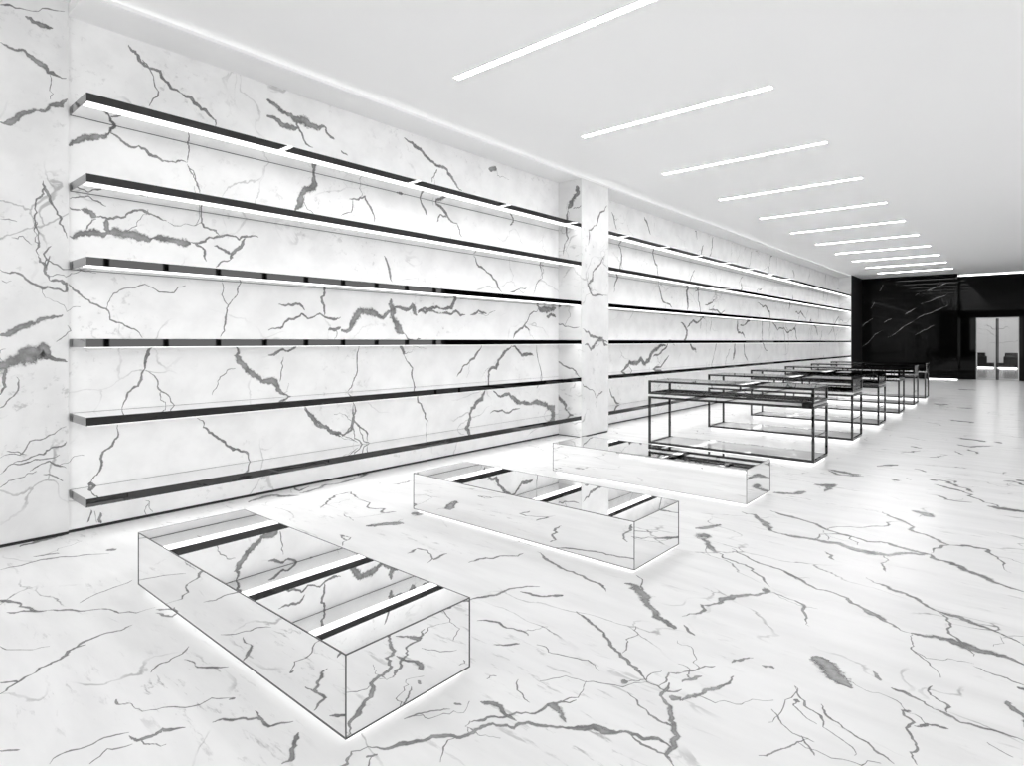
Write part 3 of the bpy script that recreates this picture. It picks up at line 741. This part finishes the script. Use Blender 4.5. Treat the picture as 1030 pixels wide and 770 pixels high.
where = ['nearest, behind the last mirrored plinth', 'second nearest the camera', 'third from the camera', 'fourth from the camera', 'fifth from the camera, last but one', 'farthest, before the black end wall']
for i, (y, w) in enumerate(zip((7.73, 9.84, 11.9, 14.1, 16.24, 18.25), where)):
    o = t if i == 0 else copy_tree(t)
    o.location = (PX0, y, 0); tag(o, 'steel framed table with glass vitrine top, %s' % w, 'table', 'vitrine tables in a row')

# ------------------------------------------------------------------ lights of the room
def make_lamp():
    root = thing('ceiling_light', (0, 0, 0), 'x', 'light')
    L, W = 2.33, .07
    boxes('housing', [(-.008, L+.008, -.008, 0, -.006, 0), (-.008, L+.008, W, W+.008, -.006, 0), (-.008, 0, 0, W, -.006, 0), (L, L+.008, 0, W, -.006, 0)], M['white'], root)
    boxes('diffuser', [(0, L, 0, W, -.005, 0)], M['lamp'], root)['label'] = 'glowing white diffuser'
    return root
lp = make_lamp()
order = ['nearest, cut by the photo\'s top edge', 'second nearest the camera', 'third', 'fourth', 'fifth', 'sixth', 'seventh', 'eighth', 'ninth', 'tenth', 'last, nearest the black end wall']
for i in range(11):
    o = lp if i == 0 else copy_tree(lp)
    o.location = (-4.32, 4.15 + 2.262*i, ZC)
    w = order[i] if i in (0, 1, 10) else order[i] + ' from the camera'
    tag(o, 'thin white light line in the ceiling, %s' % w, 'light', 'light lines in the ceiling')

for yy, n in ((-1.1, 'nearer'), (-3.3, 'farther')):   # unseen lamps added over the camera to brighten the near floor
    o = copy_tree(lp); o.location = (-4.32, yy, ZC)
    tag(o, 'added white ceiling light line, %s one beyond the top edge of the photo' % n, 'light', 'light lines in the ceiling')
tag(boxes('cove_light', [(XF-.13, XF-.11, 1.32, YE-.01, ZS+.03, ZS+.045)], M['soffit_lamp']), 'long thin glowing line where the ceiling meets the soffit above the shelves', 'light')
tag(boxes('floor_light', [(-2.9, -1.99, Y1-.02, Y1-.002, .004, .03)], M['cove']), 'thin white glowing strip at the foot of the black end wall', 'light')
tag(boxes('cove_light', [(-1.97, 1.2, Y2-.05, Y2-.004, ZC-.055, ZC-.02)], M['cove']), 'thin white glowing line above the black wall over the doors', 'light')

# ------------------------------------------------------------------ armchairs in the hall
def make_chair(mir):
    root = thing('armchair', (0, 0, 0), 'x', 'armchair')
    boxes('base_light', [(.06, .9, .06, .7, 0, .05)], M['cove'], root)
    boxes('seat', [(0, .95, 0, .78, .06, .30)], M['leather'], root, .03)
    boxes('backrest', [(0, .56, .05, .73, .30, .86)], M['leather'], root, .04)
    for y in (-.02, .66): boxes('arm', [(0, .62, y, y+.13, .2, .66)], M['leather'], root, .03)
    return root
c = make_chair(False); c.location = (-2.25, 42.5, 0)
tag(c, 'low black armchair seen through the left glass door leaf', 'armchair', 'armchairs beyond the glass doors')
c2 = copy_tree(c); c2.location = (-.28, 43.3, 0); c2.rotation_euler.z = math.pi
tag(c2, 'low black armchair seen through the right glass door leaf', 'armchair', 'armchairs beyond the glass doors')
hl = thing('hall_fill', (-1.5, 42, 4.19), 'added glowing fill panel, unseen, over the hall behind the glass doors', 'light')  # unseen panel added to light the hall
boxes('diffuser', [(-1.5, 1.5, -6, 6, -.02, 0)], M['hall_fill_panel'], hl)
boxes('housing', [(-1.52, -1.5, -6.02, 6.02, -.03, 0), (1.5, 1.52, -6.02, 6.02, -.03, 0), (-1.5, 1.5, -6.02, -6, -.03, 0), (-1.5, 1.5, 6, 6.02, -.03, 0)], M['white'], hl)

# ------------------------------------------------------------------ world, camera, view
w = bpy.data.worlds.new('sky'); S.world = w; w.use_nodes = True
bg = w.node_tree.nodes['Background']; bg.inputs[0].default_value = (1, 1, 1, 1); bg.inputs[1].default_value = 0.95

F = 601.857
cam = bpy.data.cameras.new('camera'); co = bpy.data.objects.new('camera', cam); COL.objects.link(co)
cam.sensor_width = 36; cam.sensor_fit = 'HORIZONTAL'; cam.lens = F/1030*36
cam.shift_y = -42/1030; cam.clip_start = .05; cam.clip_end = 200
co.location = (0, 0, 1.5); co.rotation_euler = (math.radians(90), 0, math.radians(40.608))
S.camera = co
S.view_settings.view_transform = 'Standard'; S.view_settings.look = 'None'
S.view_settings.exposure = 1.16; S.view_settings.gamma = 1.0; S.view_settings.use_curve_mapping = False
S.cycles.caustics_reflective = True; S.cycles.caustics_refractive = False
S.cycles.max_bounces = 24; S.cycles.diffuse_bounces = 7; S.cycles.glossy_bounces = 18; S.cycles.transparent_max_bounces = 24
S.cycles.sample_clamp_indirect = 8
S.cycles.use_denoising = True
